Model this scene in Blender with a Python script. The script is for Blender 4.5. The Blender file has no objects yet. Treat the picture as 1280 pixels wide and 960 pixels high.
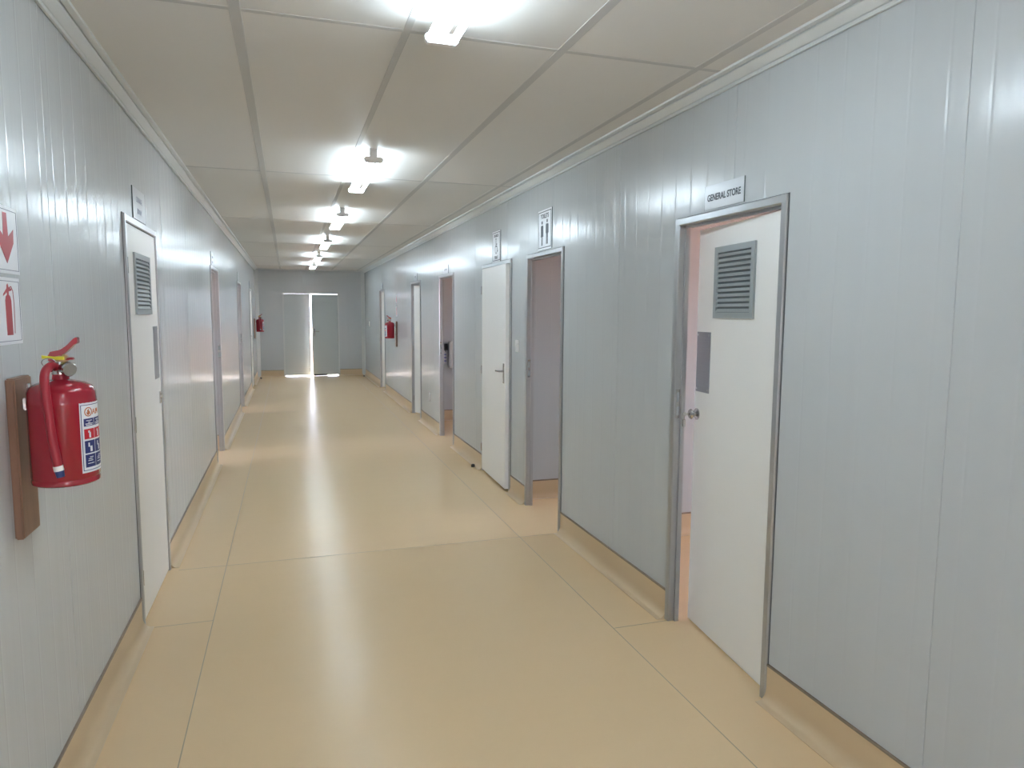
import bpy, bmesh, math, random
from mathutils import Vector, Matrix
random.seed(4)
S = bpy.context.scene
COL = S.collection
PI = math.pi

# ------------------------------------------------------------------ camera
cam_d = bpy.data.cameras.new('camera')
cam = bpy.data.objects.new('camera', cam_d); COL.objects.link(cam); S.camera = cam
cam_d.sensor_fit = 'HORIZONTAL'; cam_d.sensor_width = 36.0
cam_d.lens = 868.634 / 1280.0 * 36.0
cam_d.clip_start = 0.02; cam_d.clip_end = 400
Rt = Vector((0.9521473, -0.3055816, 0.0059496))
Up = Vector((0.02546359, 0.09870916, 0.99479048))
Fw = Vector((0.30457695, 0.94703558, -0.10176686))
cam.matrix_world = Matrix(((Rt.x, Up.x, -Fw.x, 0.756), (Rt.y, Up.y, -Fw.y, 0.0), (Rt.z, Up.z, -Fw.z, 1.6255), (0, 0, 0, 1)))

# ------------------------------------------------------------------ view, world, sun
S.view_settings.view_transform = 'Standard'; S.view_settings.look = 'None'
S.view_settings.gamma = 1.0; S.view_settings.use_curve_mapping = False
S.view_settings.exposure = 2.02
TUBE_POWER = 11.0
w = bpy.data.worlds.new('sky'); S.world = w; w.use_nodes = True
bg = w.node_tree.nodes['Background']
bg.inputs['Color'].default_value = (0.78, 0.82, 1.0, 1); bg.inputs['Strength'].default_value = 4.1
sd = bpy.data.lights.new('sun', 'SUN'); sd.energy = 13.5; sd.angle = 0.01; sd.color = (1, 0.95, 0.88)
sun = bpy.data.objects.new('sun', sd); COL.objects.link(sun)
sun.rotation_euler = (math.radians(-18), math.radians(4), 0)

# ------------------------------------------------------------------ dimensions
W = 2.648            # corridor width
H = 2.68             # ceiling height
YE = 18.37           # end wall
YS = -3.2            # wall behind the photographer
T = 0.04             # wall panel thickness
RX = 6.2; LX = -3.6  # outer walls of the rooms

# ------------------------------------------------------------------ materials
def mat(name, base, rough=0.5, metal=0.0, spec=0.5, coat=0.0):
    m = bpy.data.materials.new(name); m.use_nodes = True
    b = m.node_tree.nodes['Principled BSDF']
    b.inputs['Base Color'].default_value = (*base, 1); b.inputs['Roughness'].default_value = rough
    b.inputs['Metallic'].default_value = metal; b.inputs['Specular IOR Level'].default_value = spec
    b.inputs['Coat Weight'].default_value = coat
    return m
def N(m, t, **k):
    n = m.node_tree.nodes.new(t)
    for a, v in k.items(): setattr(n, a, v)
    return n
def noise_setup(m, scale=(1, 1, 1), nscale=5.0, bump=0.0, dist=0.01, colvar=0.0, roughvar=0.0, detail=3.0):
    nt = m.node_tree; b = nt.nodes['Principled BSDF']
    tc = N(m, 'ShaderNodeTexCoord'); mp = N(m, 'ShaderNodeMapping'); mp.inputs['Scale'].default_value = scale
    nz = N(m, 'ShaderNodeTexNoise'); nz.inputs['Scale'].default_value = nscale; nz.inputs['Detail'].default_value = detail
    nt.links.new(tc.outputs['Object'], mp.inputs['Vector']); nt.links.new(mp.outputs['Vector'], nz.inputs['Vector'])
    if bump:
        bp = N(m, 'ShaderNodeBump'); bp.inputs['Strength'].default_value = bump; bp.inputs['Distance'].default_value = dist
        nt.links.new(nz.outputs['Fac'], bp.inputs['Height']); nt.links.new(bp.outputs['Normal'], b.inputs['Normal'])
    if colvar:
        c = b.inputs['Base Color'].default_value[:3]
        mx = N(m, 'ShaderNodeMix', data_type='RGBA')
        mx.inputs[6].default_value = (*[x * (1 - colvar) for x in c], 1)
        mx.inputs[7].default_value = (*[min(1, x * (1 + colvar)) for x in c], 1)
        nt.links.new(nz.outputs['Fac'], mx.inputs[0]); nt.links.new(mx.outputs[2], b.inputs['Base Color'])
    if roughvar:
        r = b.inputs['Roughness'].default_value
        mr = N(m, 'ShaderNodeMapRange'); mr.inputs['From Min'].default_value = 0.3; mr.inputs['From Max'].default_value = 0.7
        mr.inputs['To Min'].default_value = max(0.02, r - roughvar); mr.inputs['To Max'].default_value = r + roughvar
        nt.links.new(nz.outputs['Fac'], mr.inputs['Value']); nt.links.new(mr.outputs['Result'], b.inputs['Roughness'])
    return m
M = {}
M['wall'] = noise_setup(mat('painted_steel_panel', (0.545, 0.575, 0.585), 0.20, spec=0.4), (0.4, 5.0, 0.25), 3.0, bump=0.10, dist=0.012, colvar=0.02)
M['ceiling'] = noise_setup(mat('ceiling_board', (0.74, 0.73, 0.70), 0.45, spec=0.12), nscale=1.5, colvar=0.02)
M['strip'] = mat('ceiling_cover_strip', (0.56, 0.56, 0.545), 0.5, spec=0.2)
M['cornice'] = mat('cornice_steel', (0.64, 0.665, 0.66), 0.3)
M['floor'] = noise_setup(mat('vinyl_floor', (0.80, 0.59, 0.355), 0.25, spec=0.22), (1.0, 3.2, 1.0), nscale=2.6, bump=0.05, dist=0.01, colvar=0.012)
M['seam'] = mat('vinyl_weld', (0.42, 0.33, 0.22), 0.5)
M['skirt'] = mat('vinyl_skirting', (0.66, 0.50, 0.31), 0.32)
M['skirtcap'] = noise_setup(mat('skirting_cap', (0.25, 0.20, 0.15), 0.4), nscale=20, colvar=0.2)
M['leaf'] = mat('white_door_leaf', (0.93, 0.925, 0.90), 0.38)
M['greyleaf'] = mat('grey_door_leaf', (0.56, 0.60, 0.60), 0.35)
M['alu'] = noise_setup(mat('aluminium_frame', (0.46, 0.47, 0.48), 0.28, 0.75), (6, 6, 1), 6, colvar=0.05)
M['vent'] = mat('grey_vent', (0.36, 0.40, 0.41), 0.4, 0.1)
M['dark'] = mat('vent_shadow_gap', (0.16, 0.19, 0.20), 0.5)
M['plate'] = noise_setup(mat('brushed_steel_plate', (0.36, 0.39, 0.42), 0.33, 0.85), (1, 1, 20), 8, colvar=0.08)
M['steel'] = mat('satin_steel', (0.50, 0.50, 0.49), 0.25, 0.95)
M['screw'] = mat('screw_steel', (0.8, 0.8, 0.8), 0.2, 0.9)
M['seal_shade'] = mat('grey_seal_shade', (.12, .13, .13), .5)  # dark tone for the shadow gap and sealing line round door frames
M['black'] = mat('black_rubber', (0.02, 0.02, 0.02), 0.5)
M['signw'] = mat('sign_white', (0.78, 0.80, 0.83), 0.32)
M['signplate'] = mat('sign_plate', (0.62, 0.655, 0.69), 0.22)
M['signedge'] = mat('sign_clear_edge', (0.12, 0.15, 0.15), 0.2)
M['signtxt'] = mat('sign_lettering', (0.035, 0.045, 0.06), 0.4)
M['signgrey'] = mat('sign_faded_lettering', (0.20, 0.22, 0.29), 0.4)
M['signred'] = mat('sign_red', (0.42, 0.035, 0.05), 0.3)
M['red'] = mat('extinguisher_red', (0.34, 0.011, 0.027), 0.24, 0, 0.5, 0.3)
M['hose'] = mat('hose_red', (0.36, 0.02, 0.035), 0.42)
M['blue'] = mat('nozzle_blue', (0.035, 0.06, 0.20), 0.4)
M['labelblue'] = mat('label_blue', (0.02, 0.03, 0.15), 0.4)
M['labelred'] = mat('label_red', (0.55, 0.015, 0.03), 0.4)
M['labelorange'] = mat('label_orange', (0.55, 0.16, 0.05), 0.4)
M['yellow'] = mat('tamper_tag_yellow', (0.72, 0.66, 0.04), 0.4)
M['brass'] = mat('valve_brass', (0.42, 0.30, 0.16), 0.3, 0.8)
M['wood'] = noise_setup(mat('varnished_board', (0.27, 0.155, 0.10), 0.42), (14, 14, 1.2), 4, bump=0.15, dist=0.002, colvar=0.28)
M['plastic'] = mat('white_plastic', (0.82, 0.82, 0.80), 0.3)
M['conc'] = mat('concrete_apron', (0.52, 0.44, 0.38), 0.9)
M['soil'] = noise_setup(mat('red_soil', (0.50, 0.26, 0.20), 0.95), nscale=0.7, colvar=0.15)
M['light_block_roof'] = mat('light_block_sheet', (0.5, 0.5, 0.5), 0.6)
em = bpy.data.materials.new('fluorescent_tube'); em.use_nodes = True
b = em.node_tree.nodes['Principled BSDF']; b.inputs['Base Color'].default_value = (0.9, 0.9, 0.9, 1)
b.inputs['Emission Color'].default_value = (0.74, 0.885, 1.0, 1); b.inputs['Emission Strength'].default_value = TUBE_POWER
M['tube'] = em

# ------------------------------------------------------------------ mesh helpers
class MB:
    def __init__(s): s.v = []; s.f = []
    def add(s, vs, fs):
        o = len(s.v); s.v += [tuple(v) for v in vs]; s.f += [tuple(i + o for i in f) for f in fs]; return s
    def box(s, x0, y0, z0, x1, y1, z1):
        x0, x1 = sorted((x0, x1)); y0, y1 = sorted((y0, y1)); z0, z1 = sorted((z0, z1))
        vs = [(x0, y0, z0), (x1, y0, z0), (x1, y1, z0), (x0, y1, z0), (x0, y0, z1), (x1, y0, z1), (x1, y1, z1), (x0, y1, z1)]
        return s.add(vs, [(0, 3, 2, 1), (4, 5, 6, 7), (0, 1, 5, 4), (1, 2, 6, 5), (2, 3, 7, 6), (3, 0, 4, 7)])
    def cyl(s, p, q, r0, r1=None, n=20):
        return s.lathe(p, q, [(0, r0), (1, r0 if r1 is None else r1)], n)
    def lathe(s, p, q, prof, n=28):
        """prof = (fraction along p..q, radius)"""
        p = Vector(p); q = Vector(q); d = q - p; dn = d.normalized()
        a = dn.orthogonal().normalized(); c = dn.cross(a); o = len(s.v)
        for t, r in prof:
            for k in range(n):
                an = 2 * PI * k / n; s.v.append(tuple(p + d * t + a * (r * math.cos(an)) + c * (r * math.sin(an))))
        for i in range(len(prof) - 1):
            for k in range(n):
                k2 = (k + 1) % n
                s.f.append((o + i * n + k, o + i * n + k2, o + (i + 1) * n + k2, o + (i + 1) * n + k))
        s.f.append(tuple(o + k for k in reversed(range(n)))); e = o + (len(prof) - 1) * n
        s.f.append(tuple(e + k for k in range(n)))
        return s
    def tube(s, pts, r, n=10, closed=False):
        pts = [Vector(p) for p in pts]; m = len(pts); o = len(s.v); prev = None
        for i, p in enumerate(pts):
            if closed: t = (pts[(i + 1) % m] - pts[i - 1]).normalized()
            else: t = (pts[min(i + 1, m - 1)] - pts[max(i - 1, 0)]).normalized()
            a = t.orthogonal().normalized() if prev is None else (prev - t * prev.dot(t)).normalized()
            prev = a; c = t.cross(a)
            rr = r[i] if isinstance(r, (list, tuple)) else r
            for k in range(n):
                an = 2 * PI * k / n; s.v.append(tuple(p + a * (rr * math.cos(an)) + c * (rr * math.sin(an))))
        for i in range(m if closed else m - 1):
            j = (i + 1) % m
            for k in range(n):
                k2 = (k + 1) % n; s.f.append((o + i * n + k, o + i * n + k2, o + j * n + k2, o + j * n + k))
        if not closed:
            s.f.append(tuple(o + k for k in reversed(range(n)))); s.f.append(tuple(o + (m - 1) * n + k for k in range(n)))
        return s
    def prism(s, pts, d0, d1, put=lambda a, b, d: (a, b, d)):
        """2-D outline pts extruded from d0 to d1"""
        n = len(pts); vs = [put(a, b, d0) for a, b in pts] + [put(a, b, d1) for a, b in pts]
        fs = [tuple(reversed(range(n))), tuple(range(n, 2 * n))] + [(i, (i + 1) % n, n + (i + 1) % n, n + i) for i in range(n)]
        return s.add(vs, fs)
    def build(s, name, m, parent=None, bevel=0.0, smooth=False, seg=2):
        me = bpy.data.meshes.new(name); me.from_pydata(s.v, [], s.f)
        bm = bmesh.new(); bm.from_mesh(me)
        bmesh.ops.recalc_face_normals(bm, faces=bm.faces)
        if bevel: bmesh.ops.bevel(bm, geom=list(bm.edges), offset=bevel, segments=seg, affect='EDGES', clamp_overlap=True)
        if smooth:
            for f in bm.faces: f.smooth = True
            for e in bm.edges:
                if len(e.link_faces) == 2 and e.calc_face_angle(0) > 0.7: e.smooth = False
        bm.to_mesh(me); bm.free()
        me.materials.append(m); o = bpy.data.objects.new(name, me); COL.objects.link(o)
        if parent: o.parent = parent
        return o
def struct(o): o['kind'] = 'structure'; return o
def tag(o, label, cat, group=None):
    o['label'] = label; o['category'] = cat
    if group: o['group'] = group
    return o
def empty(name, loc, rz=0, label=None, cat=None, group=None):
    o = bpy.data.objects.new(name, None); COL.objects.link(o); o.location = loc; o.rotation_euler = (0, 0, rz)
    o.empty_display_size = 0.05
    if label: tag(o, label, cat, group)
    return o
def copy_tree(o, parent=None):
    c = o.copy(); COL.objects.link(c); c.parent = parent
    for ch in [x for x in bpy.data.objects if x.parent == o]: copy_tree(ch, c)
    return c
def text_mesh(name, txt, size, m, parent, loc, ext=0.0006, sx=1.0, bold=0.0, align='CENTER'):
    """lettering in the local XY plane of its parent, raised by ext"""
    cu = bpy.data.curves.new(name, 'FONT'); cu.body = txt; cu.size = size; cu.extrude = ext; cu.offset = bold
    cu.align_x = align; cu.align_y = 'CENTER'
    tmp = bpy.data.objects.new(name + '_curve', cu); COL.objects.link(tmp)
    bpy.context.view_layer.update()
    me = bpy.data.meshes.new_from_object(tmp.evaluated_get(bpy.context.evaluated_depsgraph_get()))
    bpy.data.objects.remove(tmp); me.name = name; me.materials.clear(); me.materials.append(m)
    o = bpy.data.objects.new(name, me); COL.objects.link(o); o.parent = parent; o.location = loc; o.scale = (sx, 1, 1)
    return o

# ------------------------------------------------------------------ the setting
struct(MB().box(-60, -60, -0.35, 60, 90, -0.30).build('ground', M['soil']))
struct(MB().box(LX - .12, YS - .12, -0.30, RX + .12, YE + T, 0.0).build('floor', M['floor']))
struct(MB().box(LX - 1.5, YE + T, -0.30, RX + 1.5, YE + 1.6, -0.03).build('apron', M['conc']))
struct(MB().box(LX - 1.5, YS - 14, -0.30, RX + 1.5, YS - .12, -0.03).build('bounce_slab', M['conc']))  # unseen slab, added so light bounced into the back doorway is less pink
struct(MB().box(LX - .12, YS - .12, H, RX + .12, YE + T, H + 0.05).build('ceiling', M['ceiling']))
struct(MB().box(LX - .6, YS - .6, H + .25, RX + .6, YE + .5, H + 0.30).build('light_block_roof', M['light_block_roof']))  # unseen slab with eaves, added to block sky and sun

DR = [(2.330, 3.157), (4.680, 5.486), (5.905, 6.865), (8.165, 8.990), (10.345, 11.165), (14.395, 15.220)]
DL = [(3.850, 4.720), (7.865, 8.700), (11.855, 12.690), (15.50, 16.33)]
DH = 2.10
def ribbed_wall(name, x, sg, joint, doors):
    """steel sandwich panels: faint V ribs every 139 mm, a joint every 1.115 m; sg = -1 when the wall body lies at smaller x"""
    pts = []   # (y, depth into wall)
    k0 = int((YS - joint) / 1.115) - 1
    for k in range(k0, k0 + 22):
        j = joint + k * 1.115
        pts += [(j - .0025, 0), (j - .0010, .0022), (j + .0010, .0022), (j + .0025, 0)]
        for i in range(8):
            r = j + .0697 + i * .1394
            pts += [(r - .008, 0), (r, .0006), (r + .008, 0)]
    holes = [(a + .012, b - .012) for a, b in doors]
    pts = [p for p in pts if YS < p[0] < YE and not any(a - .008 < p[0] < b + .008 for a, b in holes)]
    for a, b in holes: pts += [(a, 0), (b, 0)]
    pts += [(YS, 0), (YE, 0)]; pts.sort()
    # keep the header ribs: rebuild ribs above the doors separately
    mb = MB()
    def strip(P, z0, z1):
        o = len(mb.v); n = len(P)
        for y, d in P: mb.v += [(x + sg * d, y, z0), (x + sg * d, y, z1), (x + sg * T, y, z0), (x + sg * T, y, z1)]
        for i in range(n - 1):
            a = o + 4 * i; c = a + 4
            mb.f += [(a, c, c + 1, a + 1), (a + 2, a + 3, c + 3, c + 2), (a + 1, c + 1, c + 3, a + 3), (a, a + 2, c + 2, c)]
        a = o; e = o + 4 * (n - 1); mb.f += [(a, a + 1, a + 3, a + 2), (e, e + 2, e + 3, e + 1)]
    ys = [YS] + [v for h in holes for v in h] + [YE]
    for i in range(0, len(ys), 2):
        strip([p for p in pts if ys[i] - 1e-6 <= p[0] <= ys[i + 1] + 1e-6], 0, H)
    for a, b in holes:
        P = [(a, 0), (b, 0)]
        for k in range(k0, k0 + 22):
            j = joint + k * 1.115
            Q = [(j - .0025, 0), (j - .0010, .0022), (j + .0010, .0022), (j + .0025, 0)]
            for i in range(8):
                r = j + .0697 + i * .1394; Q += [(r - .008, 0), (r, .0006), (r + .008, 0)]
            P += [q for q in Q if a + .01 < q[0] < b - .01]
        strip(sorted(P), DH - .012, H)
    return struct(mb.build(name, M['wall']))
ribbed_wall('wall_right', W, 1, 1.580, DR)
ribbed_wall('wall_left', 0, -1, 2.745 - 1.115 * 2, DL)

def cross_wall(name, y0, y1, x0, x1, hole=None, ribs=True, face=-1):
    """wall across the view, facing -y, with shallow ribs and an optional opening (x0,x1,z1)"""
    mb = MB()
    def strip(a, b, z0, z1):
        P = [(a, 0)]; k = math.ceil((a + .03) / .1394)
        while ribs and k * .1394 < b - .03:
            r = k * .1394
            P += ([(r - .008, 0), (r, .0006), (r + .008, 0)] if k % 8 else [(r - .0025, 0), (r - .0010, .0022), (r + .0010, .0022), (r + .0025, 0)]); k += 1
        P.append((b, 0)); o = len(mb.v); n = len(P)
        for x, d in P: mb.v += [(x, y0 + d, z0), (x, y0 + d, z1), (x, y1, z0), (x, y1, z1)]
        for i in range(n - 1):
            q = o + 4 * i; c = q + 4
            mb.f.extend([(q, c, c + 1, q + 1), (q + 2, q + 3, c + 3, c + 2), (q + 1, c + 1, c + 3, q + 3), (q, q + 2, c + 2, c)])
        q = o; e = o + 4 * (n - 1); mb.f.extend([(q, q + 1, q + 3, q + 2), (e, e + 2, e + 3, e + 1)])
    if hole:
        strip(x0, hole[0], 0, H); strip(hole[1], x1, 0, H); strip(hole[0], hole[1], hole[2], H)
    else: strip(x0, x1, 0, H)
    return struct(mb.build(name, M['wall']))
cross_wall('wall_end', YE, YE + T, LX - .12, RX + .12, (0.645, 1.990, 2.09))
cross_wall('wall_back', YS - .12, YS, LX - .12, RX + .12, (1.30, 2.06, 2.10), ribs=False)  # doorway opening added behind the camera to let in fill daylight
for i, y in enumerate((0.3, 4.40, 5.66, 7.55, 10.24, 12.3, 17.0)): cross_wall('wall_room_right_%d' % (i + 1), y, y + T, W + T, RX)
for i, y in enumerate((1.2, 5.6, 8.85, 12.83, 17.0)): cross_wall('wall_room_left_%d' % (i + 1), y, y + T, LX, -T)
def outer_wall(name, x0, x1, wins):
    mb = MB(); ys = [YS] + [v for c, h in wins for v in (c - h, c + h)] + [YE]
    for i in range(0, len(ys), 2): mb.box(x0, ys[i], 0, x1, ys[i + 1], H)
    for c, h in wins: mb.box(x0, c - h, 0, x1, c + h, 1.0); mb.box(x0, c - h, 2.15, x1, c + h, H)
    struct(mb.build(name, M['wall']))
WR = ((2.5, .9), (5.05, .57), (9.0, .5), (11.3, .85), (14.6, .9)); WL = ((3.4, .9), (7.6, 1.0), (11.6, 1.0), (15.0, .9))
outer_wall('wall_outer_right', RX, RX + .12, WR)
outer_wall('wall_outer_left', LX - .12, LX, WL)
k = 0
for X, L in ((RX + .06, WR), (LX - .06, WL)):
    for c, h in L:
        k += 1; mb = MB()
        for a, b2 in ((c - h, c - h + .05), (c - .02, c + .02), (c + h - .05, c + h)): mb.box(X - .03, a, 1.0, X + .03, b2, 2.15)
        for a, b2 in ((1.0, 1.05), (2.10, 2.15)): mb.box(X - .03, c - h, a, X + .03, c + h, b2)
        struct(mb.build('window_%d' % k, M['alu']))

# skirting: coved vinyl with a dark cap line
SK = 0.155
def cove(x_in):
    r = .040; P = [(0, 0.0), (0, SK), (.0045, SK), (.0045, .055)]
    for i in range(1, 8):
        a = i / 8 * PI / 2; P.append((.0045 + r - r * math.cos(a), .055 - (.055 - .0015) * math.sin(a)))
    P += [(.0445 + .012, .0015), (.0445 + .012, 0.0)]
    return P
def skirting_y(name, x, sg, segs):
    mb = MB(); cp = MB()
    for a, b2 in segs:
        mb.prism(cove(x), a, b2, lambda d, z, y: (x + sg * d, y, z))
        cp.prism([(0, SK - .001), (0, SK + .006), (.007, SK + .004), (.0075, SK - .004), (.0045, SK - .004)], a, b2, lambda d, z, y: (x + sg * d, y, z))
    o = struct(mb.build(name, M['skirt'], smooth=True)); cp.build('cap_strip', M['skirtcap'], o); return o
def gaps(doors, pad=0.0):
    ys = [YS] + [v for h in doors for v in (h[0] - pad, h[1] + pad)] + [YE]
    return [(ys[i], ys[i + 1]) for i in range(0, len(ys), 2)]
skirting_y('baseboard_right', W, -1, gaps(DR)); skirting_y('baseboard_left', 0, 1, gaps(DL))
def skirting_x(name, y, segs, h=SK):
    mb = MB(); cp = MB()
    for a, b2 in segs:
        mb.prism(cove(0), a, b2, lambda d, z, x: (x, y - d, z))
        cp.prism([(0, SK - .001), (0, SK + .006), (.007, SK + .004), (.0075, SK - .004), (.0045, SK - .004)], a, b2, lambda d, z, x: (x, y - d, z))
    o = struct(mb.build(name, M['skirt'], smooth=True)); cp.build('cap_strip', M['skirtcap'], o)
skirting_x('baseboard_end', YE, [(.004, .63), (2.005, W - .004)])
skirting_x('baseboard_store', 4.40, [(W + T, RX)]); skirting_x('baseboard_toilets', 5.66, [(W + T, RX)])
skirting_x('baseboard_room_right', 10.24, [(W + T, RX)])
skirting_x('baseboard_room_left', 8.85, [(LX, -T)]); skirting_x('baseboard_room_left_far', 12.83, [(LX, -T)])

# cornices
CP = [(0, 0), (.0, -.058), (.004, -.062), (.014, -.062), (.015, -.050), (.009, -.048), (.009, -.045), (.015, -.043), (.044, -.016), (.044, -.006), (.048, -.006), (.050, -.012), (.070, -.009), (.072, 0)]
n = 0
for x, sg in ((0, 1), (W, -1)):
    n += 1; struct(MB().prism(CP, YS, YE, lambda d, z, y: (x + sg * d, y, H + z)).build('trim_%d' % n, M['cornice']))
n += 1; struct(MB().prism([(0, 0), (0, -.03), (.03, 0)], .0, W, lambda d, z, x: (x, YE - d, H + z)).build('trim_%d' % n, M['cornice']))
# vertical corner covers at the far end
for x, sg in ((0, 1), (W, -1)):
    n += 1; struct(MB().prism([(0, 0), (.085, 0), (.085, -.006), (.006, -.085), (0, -.085)], 0, H - .03, lambda a, b2, z: (x + sg * a, YE + b2, z)).build('trim_%d' % n, M['cornice']))
# ceiling cover strips
for x, wd in ((.605, .042), (1.210, .030), (1.837, .042), (2.468, .036)):
    n += 1; struct(MB().prism([(-wd / 2, 0), (-wd / 2 + .002, -.0018), (wd / 2 - .002, -.0018), (wd / 2, 0)], YS, YE, lambda a, z, y: (x + a, y, H + z)).build('trim_%d' % n, M['strip']))
for y in (-2.9, -.1, 2.733, 5.70, 8.572, 11.5, 14.4, 17.2):
    n += 1; struct(MB().prism([(-.014, 0), (-.012, -.0015), (.012, -.0015), (.014, 0)], .06, W - .06, lambda a, z, x: (x, y + a, H + z)).build('trim_%d' % n, M['strip']))
n += 1; struct(MB().prism([(0, 0), (.042, 0), (.042, -.004), (.006, -.04), (0, -.04)], SK, H, lambda a, b2, z: (W + T + a, 5.66 + b2, z)).build('trim_%d' % n, M['cornice']))
# floor weld lines
for x, y0, y1 in ((.340, YS, YE), (2.324, YS, YE)):
    n += 1; struct(MB().box(x - .002, y0, 0, x + .002, y1, .0006).build('trim_%d' % n, M['seam']))
for x0, x1, y in ((.06, W + T, 4.672), (.06, .340, 3.835), (2.33, W, 3.13), (.06, W - .06, 11.8)):
    n += 1; struct(MB().box(x0, y - .002, 0, x1, y + .002, .0006).build('trim_%d' % n, M['seam']))

# ------------------------------------------------------------------ doors
dn = 0
def louvre(parent, cx, cz, w_, h_, face):
    """vent in leaf-local space: leaf spans local x, thickness along local y, face = outer y, slats looking to -y"""
    f = MB(); t = .028
    f.box(cx - w_ / 2, face - .010, cz - h_ / 2, cx - w_ / 2 + t, face, cz + h_ / 2)
    f.box(cx + w_ / 2 - t, face - .010, cz - h_ / 2, cx + w_ / 2, face, cz + h_ / 2)
    f.box(cx - w_ / 2 + t, face - .010, cz - h_ / 2, cx + w_ / 2 - t, face, cz - h_ / 2 + t)
    f.box(cx - w_ / 2 + t, face - .010, cz + h_ / 2 - t, cx + w_ / 2 - t, face, cz + h_ / 2)
    v = f.build('louvre_vent', M['vent'], parent)
    MB().box(cx - w_ / 2 + t, face - .0012, cz - h_ / 2 + t, cx + w_ / 2 - t, face - .0002, cz + h_ / 2 - t).build('vent_shade_sheet', M['dark'], v)  # dark sheet stands in for the shade between the slats
    s = MB(); ns = 12; hh = h_ - 2 * t
    for i in range(ns):
        z = cz - h_ / 2 + t + hh * (i + .5) / ns
        s.prism([(face - .0105, z - .009), (face - .0095, z - .0095), (face - .001, z + .004), (face - .002, z + .005)], cx - w_ / 2 + t, cx + w_ / 2 - t, lambda y, zz, x: (x, y, zz))
    s.build('slats', M['vent'], v)
    return v
def push_plate(parent, cx, z0, z1, face, wd=.14):
    p_ = MB().box(cx - wd / 2, face - .0015, z0, cx + wd / 2, face, z1).build('push_plate', M['plate'], parent)
    for x in (cx - wd / 2 + .012, cx + wd / 2 - .012):
        for z in (z0 + .015, z1 - .015): MB().cyl((x, face - .0015, z), (x, face - .0035, z), .005, n=10).build('screw', M['screw'], p_)
def lever(parent, x, z, face, dirx, plate=True):
    h_ = MB()
    if plate: h_.box(x - .018, face - .006, z - .11, x + .018, face, z + .07)
    else: h_.cyl((x, face, z), (x, face - .012, z), .026, n=24)
    h_.cyl((x, face - .004, z), (x, face - .05, z), .009, n=12)
    h_.tube([(x, face - .045, z), (x + dirx * .03, face - .050, z), (x + dirx * .11, face - .048, z - .003)], .008, 10)
    o = h_.build('door_handle', M['steel'], parent, smooth=True)
    return o
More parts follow.
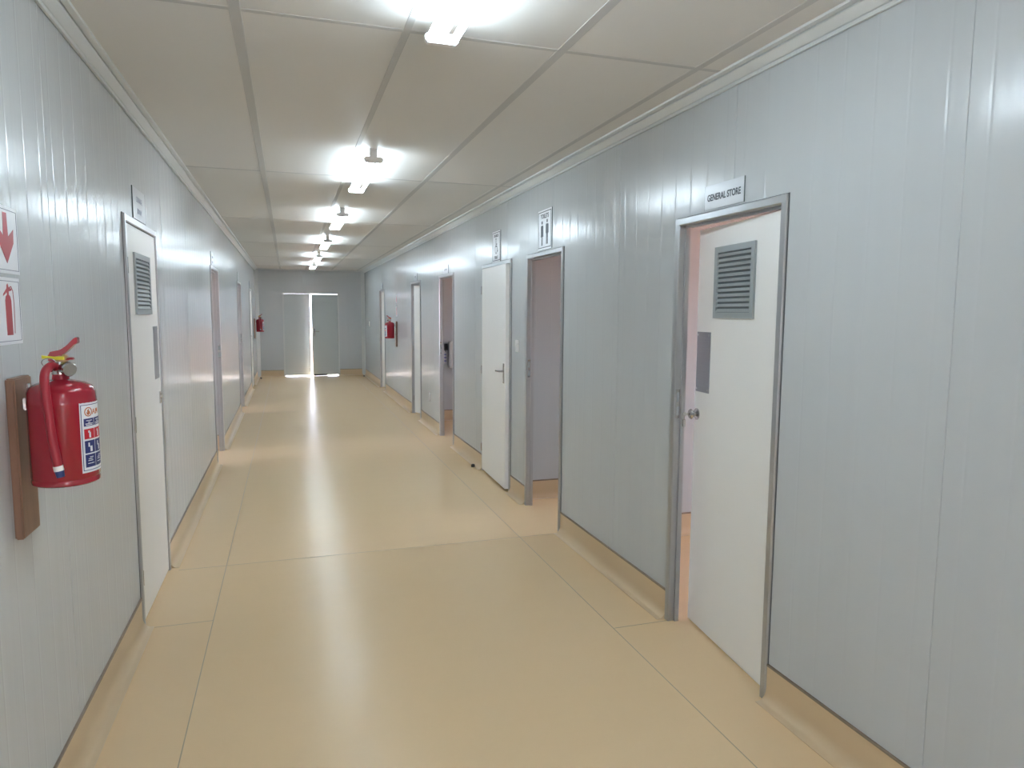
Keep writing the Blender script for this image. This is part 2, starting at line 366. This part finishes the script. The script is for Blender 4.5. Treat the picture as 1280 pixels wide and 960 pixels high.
def door(side, y0, y1, state='closed', leafmat='leaf', vent=None, plate=None, handle=None, hinge='far', ang=0.0, z_bottom=.012):
    """frame local space: origin at the corridor face of the wall at y0; local x runs along the wall as seen from the corridor,
       local -y looks into the corridor, +y goes into the wall"""
    global dn; dn += 1
    # viewer in the corridor facing the wall: right wall -> local x = -y ; left wall -> local x = +y
    if side == 'R': loc, rz = (W, y1, 0), -PI / 2
    else: loc, rz = (0, y0, 0), PI / 2
    wd = y1 - y0
    root = empty('door_%d' % dn, loc, rz); root['kind'] = 'structure'
    fr = MB(); D = T + .006
    prof = [(0, .0), (0, -.007), (.004, -.012), (.031, -.012), (.036, -.007), (.036, .022), (.048, .022), (.048, D), (.013, D), (.013, 0)]
    for m_ in (0, 1):
        P = [(a if not m_ else wd - a, b2) for a, b2 in prof]
        fr.prism(P, 0.0, DH - .001, lambda a, b2, z: (a, b2, z))
    # head
    MB().box(-.004, -.003, 0, 0, 0, DH + .003).box(wd, -.003, 0, wd + .004, 0, DH + .003).box(0, -.003, DH, wd, 0, DH + .003).build('seal_shade_line', M['seal_shade'], root)  # dark strips draw the frame's shadow gap together with its sealing line
    hp = [(DH, 0), (DH, -.007), (DH - .004, -.0125), (DH - .031, -.0125), (DH - .036, -.007), (DH - .036, .022), (DH - .048, .022), (DH - .048, D), (DH - .013, D), (DH - .013, 0)]
    fr.prism(hp, .002, wd - .002, lambda z, b2, x: (x, b2, z))
    f = fr.build('frame', M['alu'], root)
    # strike plate and screws on the jamb opposite the hinges
    hx = wd - .036 if (hinge == 'far') == (side == 'L') else .036       # hinge jamb in local x
    ox = wd - hx
    so = 1 if ox < wd / 2 else -1
    st = MB().box(ox, -.004, 1.09, ox + so * .002, .021, 1.24).build('strike_plate', M['steel'], root)
    if state == 'open' or ang:
        MB().box(ox + so * .0015, .001, 1.105, ox + so * .0028, .016, 1.15).box(ox + so * .0015, .001, 1.175, ox + so * .0028, .016, 1.225).build('strike_slot', M['vent'], st)
    # leaf, in its own space: x from hinge (0) to lock side (lw) towards +-x, y thickness
    lw = wd - .078; sgn = 1 if hx < wd / 2 else -1
    lf = empty('leaf_pivot', (0, 0, 0))
    bpy.data.objects.remove(lf)
    if state == 'out': fy, th = -.020, .040
    elif state == 'flush': fy, th = -.004, .040
    else: fy, th = .050 - .0, .040
    if state == 'in': fy = .026
    mb = MB().box(0, 0, z_bottom, lw, th, DH - .040 - (.012 if state == 'in' else 0))
    leaf = mb.build('leaf', M[leafmat], root, bevel=.0015, seg=1)
    leaf.location = (hx + sgn * .003, fy + (0 if sgn > 0 else 0), 0)
    if sgn < 0:   # mirror so x runs away from the hinge
        for v in leaf.data.vertices: v.co.x = -v.co.x
        leaf.data.flip_normals()
    leaf.rotation_euler = (0, 0, sgn * ang)
    S_ = lambda x: sgn * x
    if vent: louvre(leaf, S_(lw / 2 if len(vent) < 5 else vent[4]), (vent[0] + vent[1]) / 2, vent[2], vent[1] - vent[0], 0)
    if plate: push_plate(leaf, S_(lw - .085 if len(plate) < 3 else plate[2]), plate[0], plate[1], 0)
    if handle: handle(leaf, S_(lw - (.030 if handle is keyed_knob else .045)), -sgn)
    # two hinges
    for z in (.25, 1.05, 1.85): MB().cyl((hx + sgn * .001, fy - .004, z - .04), (hx + sgn * .001, fy - .004, z + .04), .005, n=10).build('hinge', M['steel'], root, smooth=True)
    return root, leaf

def keyed_knob(leaf, x, s):
    k_ = MB().lathe((x, 0, 1.114), (x, -.044, 1.114), [(0, .030), (.08, .030), (.14, .024), (.18, .010), (.45, .010), (.55, .022), (.75, .027), (.92, .022), (1, .010)], 24)
    o = k_.build('door_knob', M['steel'], leaf, smooth=True)
    q = MB().box(x - .001, -.062, 1.108, x + .001, -.042, 1.120)
    q.lathe((x - .0012, -.068, 1.114), (x + .0012, -.068, 1.114), [(0, .011), (1, .011)], 16)
    q.build('key', M['steel'], o)
    t_ = MB(); t_.tube([(x + .012 * math.sin(a) * .3, -.070, 1.103 + .012 * math.cos(a) - .008) for a in [i * PI / 6 for i in range(12)]], .001, 6, True)
    t_.build('key_ring', M['steel'], o)
    MB().box(x - .004, -.078, 1.050, x + .004, -.062, 1.088).build('key_tag', M['steel'], o, bevel=.002)
def lever_h(leaf, x, s): lever(leaf, x, 1.10, 0, s)
def lock_only(leaf, x, s):
    MB().box(x - .018, -.006, 1.07, x + .018, 0, 1.14).cyl((x, -.004, 1.11), (x, -.014, 1.11), .012, n=16).build('lock', M['steel'], leaf)

# right wall, from the camera on
door('R', *DR[0], state='in', vent=(1.606, 1.944, .356, 0, .392), plate=(1.232, 1.536, .668), handle=keyed_knob, hinge='near', ang=math.radians(6.0), z_bottom=.010)
door('R', *DR[1], state='in', hinge='near', ang=math.radians(96), vent=(1.61, 1.93, .32))
door('R', *DR[2], state='out', hinge='far', ang=-math.radians(1.6), handle=lever_h, z_bottom=.022)
door('R', *DR[3], state='in', hinge='near', ang=math.radians(100))
door('R', *DR[4], state='in', hinge='far', ang=math.radians(25), vent=(1.61, 1.93, .32), plate=(1.23, 1.53))
door('R', *DR[5], state='in', hinge='far', ang=math.radians(30))
# left wall
door('L', *DL[0], state='flush', hinge='near', vent=(1.606, 1.926, .42, 0, .365), plate=(1.224, 1.534, .688), handle=lock_only)
door('L', *DL[1], state='in', hinge='near', ang=math.radians(96), vent=(1.61, 1.93, .32))
door('L', *DL[2], state='in', hinge='near', ang=math.radians(96))
door('L', *DL[3], state='flush', hinge='far', plate=(1.22, 1.53), handle=lock_only)

# double door in the end wall: thin steel frame, left leaf shut, right leaf slightly open
dd = empty('door_11', (0.633, YE, 0)); dd['kind'] = 'structure'
wd = 2.003 - .633
fr = MB().box(0, -.010, 0, .034, T + .01, DH).box(wd - .034, -.010, 0, wd, T + .01, DH).box(.034, -.010, DH - .028, wd - .034, T + .01, DH)
fr.build('frame', M['cornice'], dd)
a = MB().box(.026, .010, .018, .655, .048, DH - .030).build('leaf', M['greyleaf'], dd, bevel=.002, seg=1)
MB().box(.615, .000, 1.98, .640, .010, 2.06).box(.615, .000, .10, .640, .010, .20).build('flush_bolt', M['vent'], a)
MB().box(.646, -.003, .030, .655, .010, DH - .040).build('edge_strip', M['cornice'], a)
rl = MB().box(-.655, 0, .020, 0, .038, DH - .038).build('leaf', M['greyleaf'], dd, bevel=.002, seg=1)
rl.location = (wd - .026, .012, 0); rl.rotation_euler = (0, 0, math.radians(9))
lever(rl, -.600, 1.13, 0, 1)
MB().box(-.636, -.012, .004, -.30, .004, .045).build('draught_strip', M['black'], rl)

# ------------------------------------------------------------------ ceiling lights
def make_light():
    root = empty('ceiling_light', (0, 0, H))
    L = 1.24; o = MB()
    o.prism([(-.026, 0), (-.026, -.045), (-.018, -.056), (.018, -.056), (.026, -.045), (.026, 0)], 0, L, lambda a, z, y: (a, y, z))
    o.build('batten', M['plastic'], root)
    for y0, y1 in ((-.004, .022), (L - .022, L + .004)):
        h_ = MB()
        h_.prism([(-.062, -.062), (-.060, -.078), (-.050, -.088), (.050, -.088), (.060, -.078), (.062, -.062), (.048, -.052), (-.048, -.052)], y0, y1, lambda a, z, y: (a, y, z))
        h_.build('lamp_holder', M['plastic'], root)
    for x in (-.044, .044):
        MB().cyl((x, .024, -.072), (x, L - .024, -.072), .013, n=14).build('tube', M['tube'], root, smooth=True)
    return root
LT = [(1.36, 'twin-tube fluorescent batten light nearest the camera, cut by the top edge'),
      (4.69, 'second twin-tube ceiling light from the camera, the largest seen whole'),
      (7.40, 'third twin-tube ceiling light from the camera'),
      (10.15, 'fourth twin-tube ceiling light from the camera'),
      (12.98, 'fifth twin-tube ceiling light, second from the end wall'),
      (15.45, 'last twin-tube ceiling light, closest to the double door'),
      (-1.95, 'twin-tube fill light added behind the camera, out of the picture')]  # unseen light, added to fill the near end of the corridor
proto = make_light()
for i, (y, lab) in enumerate(LT):
    o = proto if i == 0 else copy_tree(proto)
    o.location = (1.312, y, H); tag(o, lab, 'ceiling light', 'twin-tube lights along the corridor ceiling')

# ------------------------------------------------------------------ signs
def sign_root(name, side, y, z, label, cat='sign', group=None):
    """local X reads left to right, local Y is up, local Z comes off the wall; y,z = centre"""
    o = empty(name, (0, 0, 0), label=label, cat=cat, group=group)
    if side == 'R': o.matrix_world = Matrix(((0, 0, -1, W), (-1, 0, 0, y), (0, 1, 0, z), (0, 0, 0, 1)))
    else: o.matrix_world = Matrix(((0, 0, 1, 0), (1, 0, 0, y), (0, 1, 0, z), (0, 0, 0, 1)))
    return o
def panel(root, w_, h_, d0=.0, th=.005, m='signw', edge=True):
    p_ = MB().box(-w_ / 2, -h_ / 2, d0 + .0008, w_ / 2, h_ / 2, d0 + th).build('panel', M[m], root, bevel=.0006, seg=1)
    if edge:
        t = .0012
        MB().box(-w_ / 2 - t, -h_ / 2, d0, -w_ / 2, h_ / 2, d0 + th + .0002).build('edge', M['signedge'], p_)
        MB().box(w_ / 2, -h_ / 2, d0, w_ / 2 + t, h_ / 2, d0 + th + .0002).build('edge', M['signedge'], p_)
    return p_
def border(root, w_, h_, t, z, m):
    b_ = MB()
    b_.box(-w_ / 2, h_ / 2 - t, z, w_ / 2, h_ / 2, z + .0006).box(-w_ / 2, -h_ / 2, z, w_ / 2, -h_ / 2 + t, z + .0006)
    b_.box(-w_ / 2, -h_ / 2, z, -w_ / 2 + t, h_ / 2, z + .0006).box(w_ / 2 - t, -h_ / 2, z, w_ / 2, h_ / 2, z + .0006)
    return b_.build('border', M[m], root)
SZ = .0056
def circ(cx, cy, r, n=20, a0=0, a1=2 * PI): return [(cx + r * math.cos(a0 + (a1 - a0) * i / n), cy + r * math.sin(a0 + (a1 - a0) * i / n)) for i in range(n)]
def door_sign(side, y, z, w_, h_, lines, label, name='door_sign', m='signtxt', size=.036):
    r = sign_root(name, side, y, z, label, 'sign')
    panel(r, w_, h_, m='signplate')
    for i, (t, dy) in enumerate(lines):
        text_mesh('lettering', t, size, M[m], r, (0, dy, SZ), ext=.0003, bold=.0006)
    return r
r = door_sign('R', 2.764, 2.165, .298, .110, [], 'white plate lettered GENERAL STORE above the nearest right-hand door')
text_mesh('lettering', 'GENERAL STORE', .042, M['signtxt'], r, (0, -.004, SZ), sx=.80, ext=.0003, bold=.0009)
# toilets
r = sign_root('toilet_sign', 'R', 5.075, 2.262, 'white TOILETS sign with woman and man figures above the open doorway')
panel(r, .300, .300); border(r, .276, .276, .006, SZ, 'signtxt')
text_mesh('lettering', 'TOILETS', .046, M['signtxt'], r, (0, .100, SZ), ext=.0003, bold=.0008)
f1 = MB(); z0, z1 = SZ, SZ + .0006
f1.prism(circ(-.055, .055, .0135), z0, z1)
f1.prism([(-.075, .034), (-.035, .034), (-.028, .022), (-.030, -.030), (-.036, -.030), (-.038, .008), (-.026, -.052), (-.084, -.052), (-.072, .008), (-.074, -.030), (-.080, -.030), (-.082, .022)], z0, z1)
f1.box(-.068, -.118, z0, -.058, -.052, z1).box(-.052, -.118, z0, -.042, -.052, z1)
f1.build('woman_figure', M['signtxt'], r)
f2 = MB().prism(circ(.055, .060, .0135), z0, z1)
f2.prism([(.033, .040), (.077, .040), (.084, .030), (.084, -.030), (.076, -.032), (.074, .010), (.073, -.112), (.058, -.112), (.056, -.035), (.054, -.035), (.052, -.112), (.037, -.112), (.036, .010), (.034, -.032), (.026, -.030), (.026, .030)], z0, z1)
f2.build('man_figure', M['signtxt'], r)
# disabled toilet
r = sign_root('disabled_toilet_sign', 'R', 6.378, 2.246, 'white DISABLED TOILET sign with wheelchair symbol above the ajar white door')
panel(r, .265, .285); border(r, .243, .263, .006, SZ, 'signtxt')
text_mesh('lettering', 'DISABLED', .034, M['signtxt'], r, (0, .100, SZ), ext=.0003, bold=.0008)
text_mesh('lettering', 'TOILET', .036, M['signtxt'], r, (0, -.102, SZ), ext=.0003, bold=.0008)
wc = MB().prism(circ(-.006, .070, .011), z0, z1)
wc.prism([(-.012, .056), (.000, .056), (.002, .026), (.030, .026), (.030, .018), (.003, .018), (.003, .006), (.030, .006), (.046, -.040), (.056, -.036), (.054, -.046), (.040, -.052), (.024, -.004), (-.010, -.004)], z0, z1)
N_ = 26
arc = [math.radians(110 + 235 * i / N_) for i in range(N_ + 1)]
for i in range(N_):
    a0, a1 = arc[i], arc[i + 1]
    wc.prism([(.040 * math.cos(a0), -.026 + .040 * math.sin(a0)), (.040 * math.cos(a1), -.026 + .040 * math.sin(a1)), (.033 * math.cos(a1), -.026 + .033 * math.sin(a1)), (.033 * math.cos(a0), -.026 + .033 * math.sin(a0))], z0, z1)
wc.build('wheelchair_symbol', M['signtxt'], r)
door_sign('R', 8.60, 2.160, .300, .105, [('KITCHEN', -.004)], 'small white name plate above the open doorway that shows a bottle and white box')
door_sign('R', 10.77, 2.165, .300, .110, [('OFFICE', 0)], 'small name plate above the half-open white door left of the wall socket')
door_sign('R', 14.82, 2.165, .300, .110, [('OFFICE', 0)], 'small name plate above the farthest right-hand door')
door_sign('L', 4.275, 2.190, .330, .165, [('CHANGE', .024), ('ROOM', -.036)], 'pale two-line name plate above the nearest left-hand white door', m='signgrey', size=.040)
door_sign('L', 8.13, 2.175, .30, .150, [('CHANGE', .022), ('ROOM', -.032)], 'name plate above the second doorway of the left wall', m='signgrey')
door_sign('L', 12.20, 2.175, .30, .150, [('STAFF', .022), ('ROOM', -.032)], 'name plate above the third doorway of the left wall', m='signgrey')
door_sign('L', 15.80, 2.175, .30, .150, [('STORE', 0)], 'name plate above the farthest closed door of the left wall', m='signgrey')

# fire signs
def arrow_sign(side, y, z, label, w_=.19, h_=.19):
    r = sign_root('fire_arrow_sign', side, y, z, label, 'sign', None); panel(r, w_, h_, th=.0022, edge=False); s_ = .0024
    border(r, w_ * .93, h_ * .90, .0016, s_, 'signgrey')
    k = w_ / .19
    MB().prism([(-.014 * k, .076 * k), (.014 * k, .076 * k), (.018 * k, .010 * k), (.060 * k, .034 * k), (.056 * k, -.006 * k), (0, -.066 * k), (-.056 * k, -.006 * k), (-.060 * k, .034 * k), (-.018 * k, .010 * k)], s_, s_ + .0005).build('red_arrow', M['signred'], r)
    return r
def ext_sign(side, y, z, label, w_=.19, h_=.19):
    r = sign_root('fire_extinguisher_sign', side, y, z, label, 'sign', None); panel(r, w_, h_, th=.0022, edge=False); s_ = .0024
    border(r, w_ * .93, h_ * .90, .0016, s_, 'signgrey')
    e = MB(); q = s_ + .0005
    body = [(-.022, -.068), (.022, -.068), (.022, .030), (.016, .042), (.007, .046), (-.007, .046), (-.016, .042), (-.022, .030)]
    e.prism(body, s_, q)
    e.prism([(-.006, .046), (.006, .046), (.007, .056), (.026, .058), (.030, .064), (.008, .066), (.002, .078), (-.006, .074), (-.008, .064), (-.034, .048), (-.036, .042), (-.020, .048), (-.008, .054)], s_, q)
    hs = [(.010, .066), (.026, .070), (.038, .058), (.042, .020), (.040, -.030), (.036, -.064)]
    for i in range(len(hs) - 1):
        (ax, ay), (bx_, by) = hs[i], hs[i + 1]; d = Vector((bx_ - ax, by - ay)).normalized(); nx, ny = -d.y * .0016, d.x * .0016
        e.prism([(ax - nx, ay - ny), (bx_ - nx, by - ny), (bx_ + nx, by + ny), (ax + nx, ay + ny)], s_, q)
    e.build('red_extinguisher_picture', M['signred'], r)
    return r
arrow_sign('L', 2.337, 1.823, 'white sign with a red down arrow, at the left edge above the near extinguisher')
ext_sign('L', 2.325, 1.622, 'white sign with a red extinguisher picture, just under the arrow sign at the left edge')
arrow_sign('R', 12.78, 1.86, 'small sign high above the distant right-wall fire extinguisher')
ext_sign('R', 12.78, 1.64, 'lower sign right above the distant right-wall fire extinguisher')

# ------------------------------------------------------------------ fire extinguishers
def make_extinguisher():
    """upright, axis at local origin (z=0 bottom of the cylinder); local -x towards the wall, +x faces the corridor"""
    r = empty('fire_extinguisher', (0, 0, 0)); R_ = .0865; h_ = .295
    prof = [(0, R_ - .006), (.004, R_ - .001), (.012, R_), (.018, R_ - .002), (.022, R_), (.232, R_), (.236, R_ + .0008), (.240, R_), (.266, R_ * .985), (.281, R_ * .90), (.291, R_ * .70), (.298, R_ * .40), (.301, .022), (.318, .020), (.320, .017)]
    MB().lathe((0, 0, 0), (0, 0, .32), [(z / .32, q) for z, q in prof], 56).build('cylinder', M['red'], r, smooth=True)
    v = MB().lathe((0, 0, .316), (0, 0, .352), [(0, .022), (.5, .022), (.55, .017), (1, .015)], 20)
    v.lathe((-.030, -.012, .335), (.036, .012, .335), [(0, .010), (.2, .014), (.8, .014), (1, .011)], 16)
    vv = v.build('valve', M['steel'], r, smooth=True)
    g = MB().lathe((.018, -.016, .334), (.034, -.036, .330), [(0, .019), (.7, .019), (.8, .021), (1, .018)], 20); g.build('pressure_gauge', M['steel'], vv, smooth=True)
    MB().box(-.010, -.013, .348, .020, .013, .372).build('valve_head', M['brass'], r, bevel=.003)
    # squeeze handles: carrying handle and lever, both rising towards the corridor
    def bar(name, pts, w_, t_, m):
        b_ = MB()
        P = [Vector(p) for p in pts]
        up = [(p.x, p.z + t_) for p in P]; lo = [(p.x, p.z) for p in reversed(P)]
        b_.prism(up + lo, -w_ / 2, w_ / 2, lambda a, z, y: (a, y, z)); return b_.build(name, m, r, bevel=.002)
    bar('lever', [(-.022, 0, .362), (.006, 0, .368), (.022, 0, .380), (.042, 0, .402), (.050, 0, .404)], .028, .018, M['red'])
    bar('carrying_handle', [(-.020, 0, .350), (.012, 0, .352), (.030, 0, .358), (.036, 0, .356)], .022, .006, M['hose'])
    bar('cheek', [(-.026, 0, .352), (.0, 0, .352), (.010, 0, .356)], .024, .022, M['red'])
    MB().tube([(-.020 + .018 * math.cos(a), -.026 - .004 * math.sin(a), .350 + .013 * math.sin(a)) for a in [i * PI / 9 for i in range(18)]], .0014, 6, True).build('pull_ring', M['steel'], r, smooth=True)
    MB().prism([(-.038, .371), (.004, .366), (.004, .359), (-.038, .362)], -.022, -.020, lambda a, z, y: (a, y, z)).box(-.010, -.022, .358, .016, -.014, .367).build('tamper_tag', M['yellow'], r)
    # hose from the valve's left, down the front, clipped to the body
    P = [(-.006, -.014, .336), (-.012, -.040, .342), (-.016, -.074, .328), (-.014, -.094, .298), (-.009, -.1025, .255), (-.005, -.1040, .205), (-.001, -.1042, .150), (.005, -.1040, .100), (.009, -.1037, .066)]
    def cr(P, n_=5):
        P = [Vector(p) for p in P]; Q = []
        for i in range(len(P) - 1):
            p0, p1, p2, p3 = P[max(i - 1, 0)], P[i], P[i + 1], P[min(i + 2, len(P) - 1)]
            for k_ in range(n_):
                t = k_ / n_; Q.append(.5 * ((2 * p1) + (-p0 + p2) * t + (2 * p0 - 5 * p1 + 4 * p2 - p3) * t * t + (-p0 + 3 * p1 - 3 * p2 + p3) * t ** 3))
        Q.append(P[-1]); return Q
    hz = MB().tube(cr(P), .0115, 12).build('hose', M['hose'], r, smooth=True)
    MB().tube([(.0088, -.1037, .068), (.011, -.1035, .054)], .0125, 14).build('white_collar', M['plastic'], hz, smooth=True)
    MB().tube([(.011, -.1035, .055), (.014, -.1030, .036)], [.0118, .0100], 14).build('nozzle', M['blue'], hz, smooth=True)
    # label wrapped on the cylinder: centred on the +x side
    def patch(a0, a1, z0_, z1_, rr, n_=12):
        m_ = MB(); o = 0; vs = []; n2 = n_ + 1
        for rad in (rr, rr - .0006):
            for z in (z0_, z1_):
                for i in range(n2): a = math.radians(a0 + (a1 - a0) * i / n_); vs.append((rad * math.cos(a), rad * math.sin(a), z))
        fs = []
        for i in range(n_):
            fs += [(i, i + 1, n2 + i + 1, n2 + i), (2 * n2 + i, 3 * n2 + i, 3 * n2 + i + 1, 2 * n2 + i + 1), (i, 2 * n2 + i, 2 * n2 + i + 1, i + 1), (n2 + i, n2 + i + 1, 3 * n2 + i + 1, 3 * n2 + i)]
        fs += [(0, n2, 3 * n2, 2 * n2), (n_, 2 * n2 + n_, 3 * n2 + n_, n2 + n_)]
        return m_.add(vs, fs)
    rr = R_ + .0008
    A0, A1 = -48, 48
    lab = patch(A0, A1, .034, .236, rr).build('label', M['signw'], r)
    bl = MB()
    def addp(mb, *a_):
        q = patch(*a_); mb.add(q.v, q.f)
    for a0, a1, q0, q1 in ((A0 + 2, A0 + 3.2, .040, .230), (A1 - 3.2, A1 - 2, .040, .230), (A0 + 2, A1 - 2, .040, .0416), (A0 + 2, A1 - 2, .2284, .230)): addp(bl, a0, a1, q0, q1, rr + .0004)
    for a0 in (A0 + 7, A0 + 31.5, A0 + 56.5):
        for q0, q1 in ((.168, .190), (.090, .126), (.049, .086)): addp(bl, a0, a0 + 23, q0, q1, rr + .0004)
    bl.build('blue_boxes', M['labelblue'], lab)
    rd = MB()
    for a0 in (A0 + 7, A0 + 31.5, A0 + 56.5): addp(rd, a0, a0 + 23, .131, .160, rr + .0004)
    rd.build('red_boxes', M['labelred'], lab)
    wt = MB()
    for a0 in (A0 + 7, A0 + 31.5, A0 + 56.5):
        for z, a_, b_ in ((.184, 5, 18), (.179, 9, 14), (.175, 3, 20), (.171, 4, 19), (.078, 9, 17), (.073, 6, 15), (.068, 5, 16), (.060, 4, 19)): addp(wt, a0 + a_, a0 + b_, z - .001, z + .001, rr + .0008)
        addp(wt, a0 + 10, a0 + 14, .134, .150, rr + .0008); addp(wt, a0 + 8, a0 + 12, .149, .155, rr + .0008)
        addp(wt, a0 + 11, a0 + 16, .094, .110, rr + .0008); addp(wt, a0 + 7, a0 + 10, .108, .120, rr + .0008)
    wt.build('white_print', M['signw'], lab)
    # round flame badge with the first letters beside it
    fb = MB()
    def onc(a_deg, z, s_, u_, v_, dep):   # small flat shape wrapped on the cylinder
        a = math.radians(a_deg) + u_ * s_ / R_; return ((rr + dep) * math.cos(a), (rr + dep) * math.sin(a), z + v_ * s_)
    ring = 20
    for i in range(ring):
        t0, t1 = 2 * PI * i / ring, 2 * PI * (i + 1) / ring
        vs = [onc(A0 + 18, .209, .0135, math.cos(t) * q, math.sin(t) * q, d) for d in (0, .0006) for t, q in ((t0, 1), (t1, 1), (t1, .80), (t0, .80))]
        fb.add(vs, [(3, 2, 1, 0), (4, 5, 6, 7), (0, 1, 5, 4), (1, 2, 6, 5), (2, 3, 7, 6), (3, 0, 4, 7)])
    fl = [(-.1, -.7), (.45, -.35), (.35, .1), (.1, .25), (.15, .7), (-.35, .25), (-.15, -.1), (-.45, .0), (-.45, -.4)]
    vs = [onc(A0 + 18, .209, .0135, u_, v_, d) for d in (0, .0006) for u_, v_ in fl]; nn = len(fl)
    fb.add(vs, [tuple(reversed(range(nn))), tuple(range(nn, 2 * nn))] + [(i, (i + 1) % nn, nn + (i + 1) % nn, nn + i) for i in range(nn)])
    for a_, shp in ((A0 + 32, [[(-.7, -.7), (-.45, -.7), (.1, .7), (-.1, .7)], [(.45, -.7), (.7, -.7), (.1, .7), (-.1, .7)], [(-.35, -.25), (.35, -.25), (.30, -.05), (-.30, -.05)]]),
                    (A0 + 43, [[(-.6, -.7), (-.35, -.7), (-.35, .7), (-.6, .7)], [(.35, -.7), (.6, -.7), (.6, .7), (.35, .7)], [(-.5, .7), (-.1, -.2), (.1, -.2), (-.25, .7)], [(.5, .7), (.1, -.2), (-.1, -.2), (.25, .7)]])):
        for s_ in shp:
            vs = [onc(a_, .208, .011, u_, v_, d) for d in (0, .0006) for u_, v_ in s_]; k_ = len(s_)
            fb.add(vs, [tuple(reversed(range(k_))), tuple(range(k_, 2 * k_))] + [(i, (i + 1) % k_, k_ + (i + 1) % k_, k_ + i) for i in range(k_)])
    fb.build('flame_badge', M['labelorange'], lab)
    # hanging hook behind
    MB().box(-R_ - .008, -.012, .215, -R_ + .002, .012, .250).build('hanging_lug', M['steel'], r, bevel=.002)
    return r
def make_board(name='mounting_board'):
    """wooden backboard with bracket; local origin at the wall, centre of the board's width, z=0 at its foot; +x off the wall"""
    r = empty(name, (0, 0, 0))
    MB().box(.0005, -.068, 0, .024, .068, .462).build('board', M['wood'], r, bevel=.004)
    MB().box(.024, .020, .335, .028, .046, .440).box(.026, .024, .350, .040, .040, .372).build('bracket', M['screw'], r, bevel=.001, seg=1)
    for z in (.425, .395): MB().cyl((.028, .033, z), (.0305, .033, z), .005, n=10).build('screw', M['steel'], r)
    return r
e0 = make_extinguisher(); b0 = make_board()
tag(e0, 'large red fire extinguisher in the left foreground hung on a wooden board', 'fire extinguisher', 'fire extinguishers on the corridor walls')
tag(b0, 'varnished wooden board behind the near extinguisher on the left wall', 'mounting board', 'wooden boards behind the extinguishers')
e0.location = (.128, 2.296, 1.127); b0.location = (0, 2.330, .972)
for X, Y, rz, le, lb in ((W, 12.78, PI, 'small red fire extinguisher on the right wall between two far doors', 'wooden board behind the distant right-wall extinguisher'),
                         (0, 17.35, 0, 'tiny red fire extinguisher at the far end of the left wall', 'wooden board behind the distant left-wall extinguisher')):
    e = copy_tree(e0); bb = copy_tree(b0); tag(e, le, 'fire extinguisher'); tag(bb, lb, 'mounting board')
    s_ = 1 if X == 0 else -1
    bb.location = (X, Y, 1.00); bb.rotation_euler = (0, 0, rz)
    e.location = (X + s_ * .131, Y, 1.15); e.rotation_euler = (0, 0, rz)

# ------------------------------------------------------------------ small fittings
def wall_plate(name, side, y, z, w_, h_, label, cat, rocker=True):
    r = sign_root(name, side, y, z, label, cat)
    MB().box(-w_ / 2, -h_ / 2, 0, w_ / 2, h_ / 2, .009).build('cover_plate', M['plastic'], r, bevel=.003)
    if rocker: MB().box(.004, -h_ * .22, .008, w_ * .28, h_ * .22, .014).build('rocker', M['plastic'], r, bevel=.002)
    else:
        MB().box(-w_ * .22, h_ * .12, .009, w_ * .22, h_ * .3, .013).build('rocker', M['plastic'], r, bevel=.001)
        q = MB()
        for x, z_ in ((-.012, -.02), (.012, -.02), (0, .0)): q.cyl((x, z_, .0085), (x, z_, .0095), .0035, n=10)
        q.build('socket_holes', M['black'], r)
    return r
wall_plate('light_switch', 'R', 5.73, 1.340, .085, .105, 'white light switch between the ajar white door and the toilets doorway', 'switch')
wall_plate('wall_socket', 'R', 9.68, .435, .085, .125, 'white socket low on the right wall between two doors', 'socket', False)
wall_plate('wall_switch', 'R', 17.25, 1.336, .16, .13, 'small white switch on the right wall near the end wall', 'switch')
def door_stop(x, y, label):
    r = empty('door_stop', (x, y, 0), label=label, cat='door stop', group='black rubber door stops')
    MB().lathe((0, 0, 0), (0, 0, .030), [(0, .020), (.15, .021), (.85, .018), (1, .013)], 20).build('rubber_body', M['black'], r, smooth=True)
    MB().cyl((0, 0, .0295), (0, 0, .0315), .006, n=12).build('screw', M['steel'], r)
    return r
door_stop(2.585, 7.02, 'black rubber door stop on the floor by the ajar white door')
door_stop(.10, 17.85, 'door stop on the floor at the far left corner')
door_stop(W - .09, 17.85, 'door stop on the floor at the far right corner')

# things seen through the fourth doorway
r = empty('soap_dispenser', (2.965, 10.24, 0.86), label='blue and white bottle in a dark bracket seen through the narrow open doorway', cat='dispenser')
MB().lathe((0, -.045, 0), (0, -.045, .20), [(0, .030), (.03, .034), (.78, .034), (.9, .022), (.93, .012), (1, .012)], 24).build('bottle', M['signw'], r, smooth=True)
q = MB()
for z in (.035, .085, .130): q.lathe((0, -.045, z), (0, -.045, z + .022), [(0, .0346), (1, .0346)], 24)
q.build('blue_band', mat('bottle_blue', (.20, .25, .50), .4), r, smooth=True)
MB().box(-.040, -.006, .03, .040, 0, .30).box(-.045, -.085, .205, -.038, -.002, .24).box(.038, -.085, .205, .045, -.002, .24).prism([(-.085, .30), (-.09, .24), (-.02, .30)], -.045, .045, lambda y, z, x: (x, y, z)).build('bracket', M['black'], r)
MB().cyl((0, -.045, .195), (0, -.045, .25), .009, n=12).box(-.010, -.095, .245, .010, -.035, .262).build('pump', M['black'], r)
r = empty('paper_towel_dispenser', (3.13, 10.24, .80), label='white wall box beside the bottle seen through the narrow open doorway', cat='dispenser')
MB().box(-.10, -.13, 0, .13, 0, .40).build('cover', M['plastic'], r, bevel=.015)
MB().box(-.05, -.134, .24, -.03, -.129, .29).build('window_slot', M['vent'], r)

bpy.context.view_layer.update()
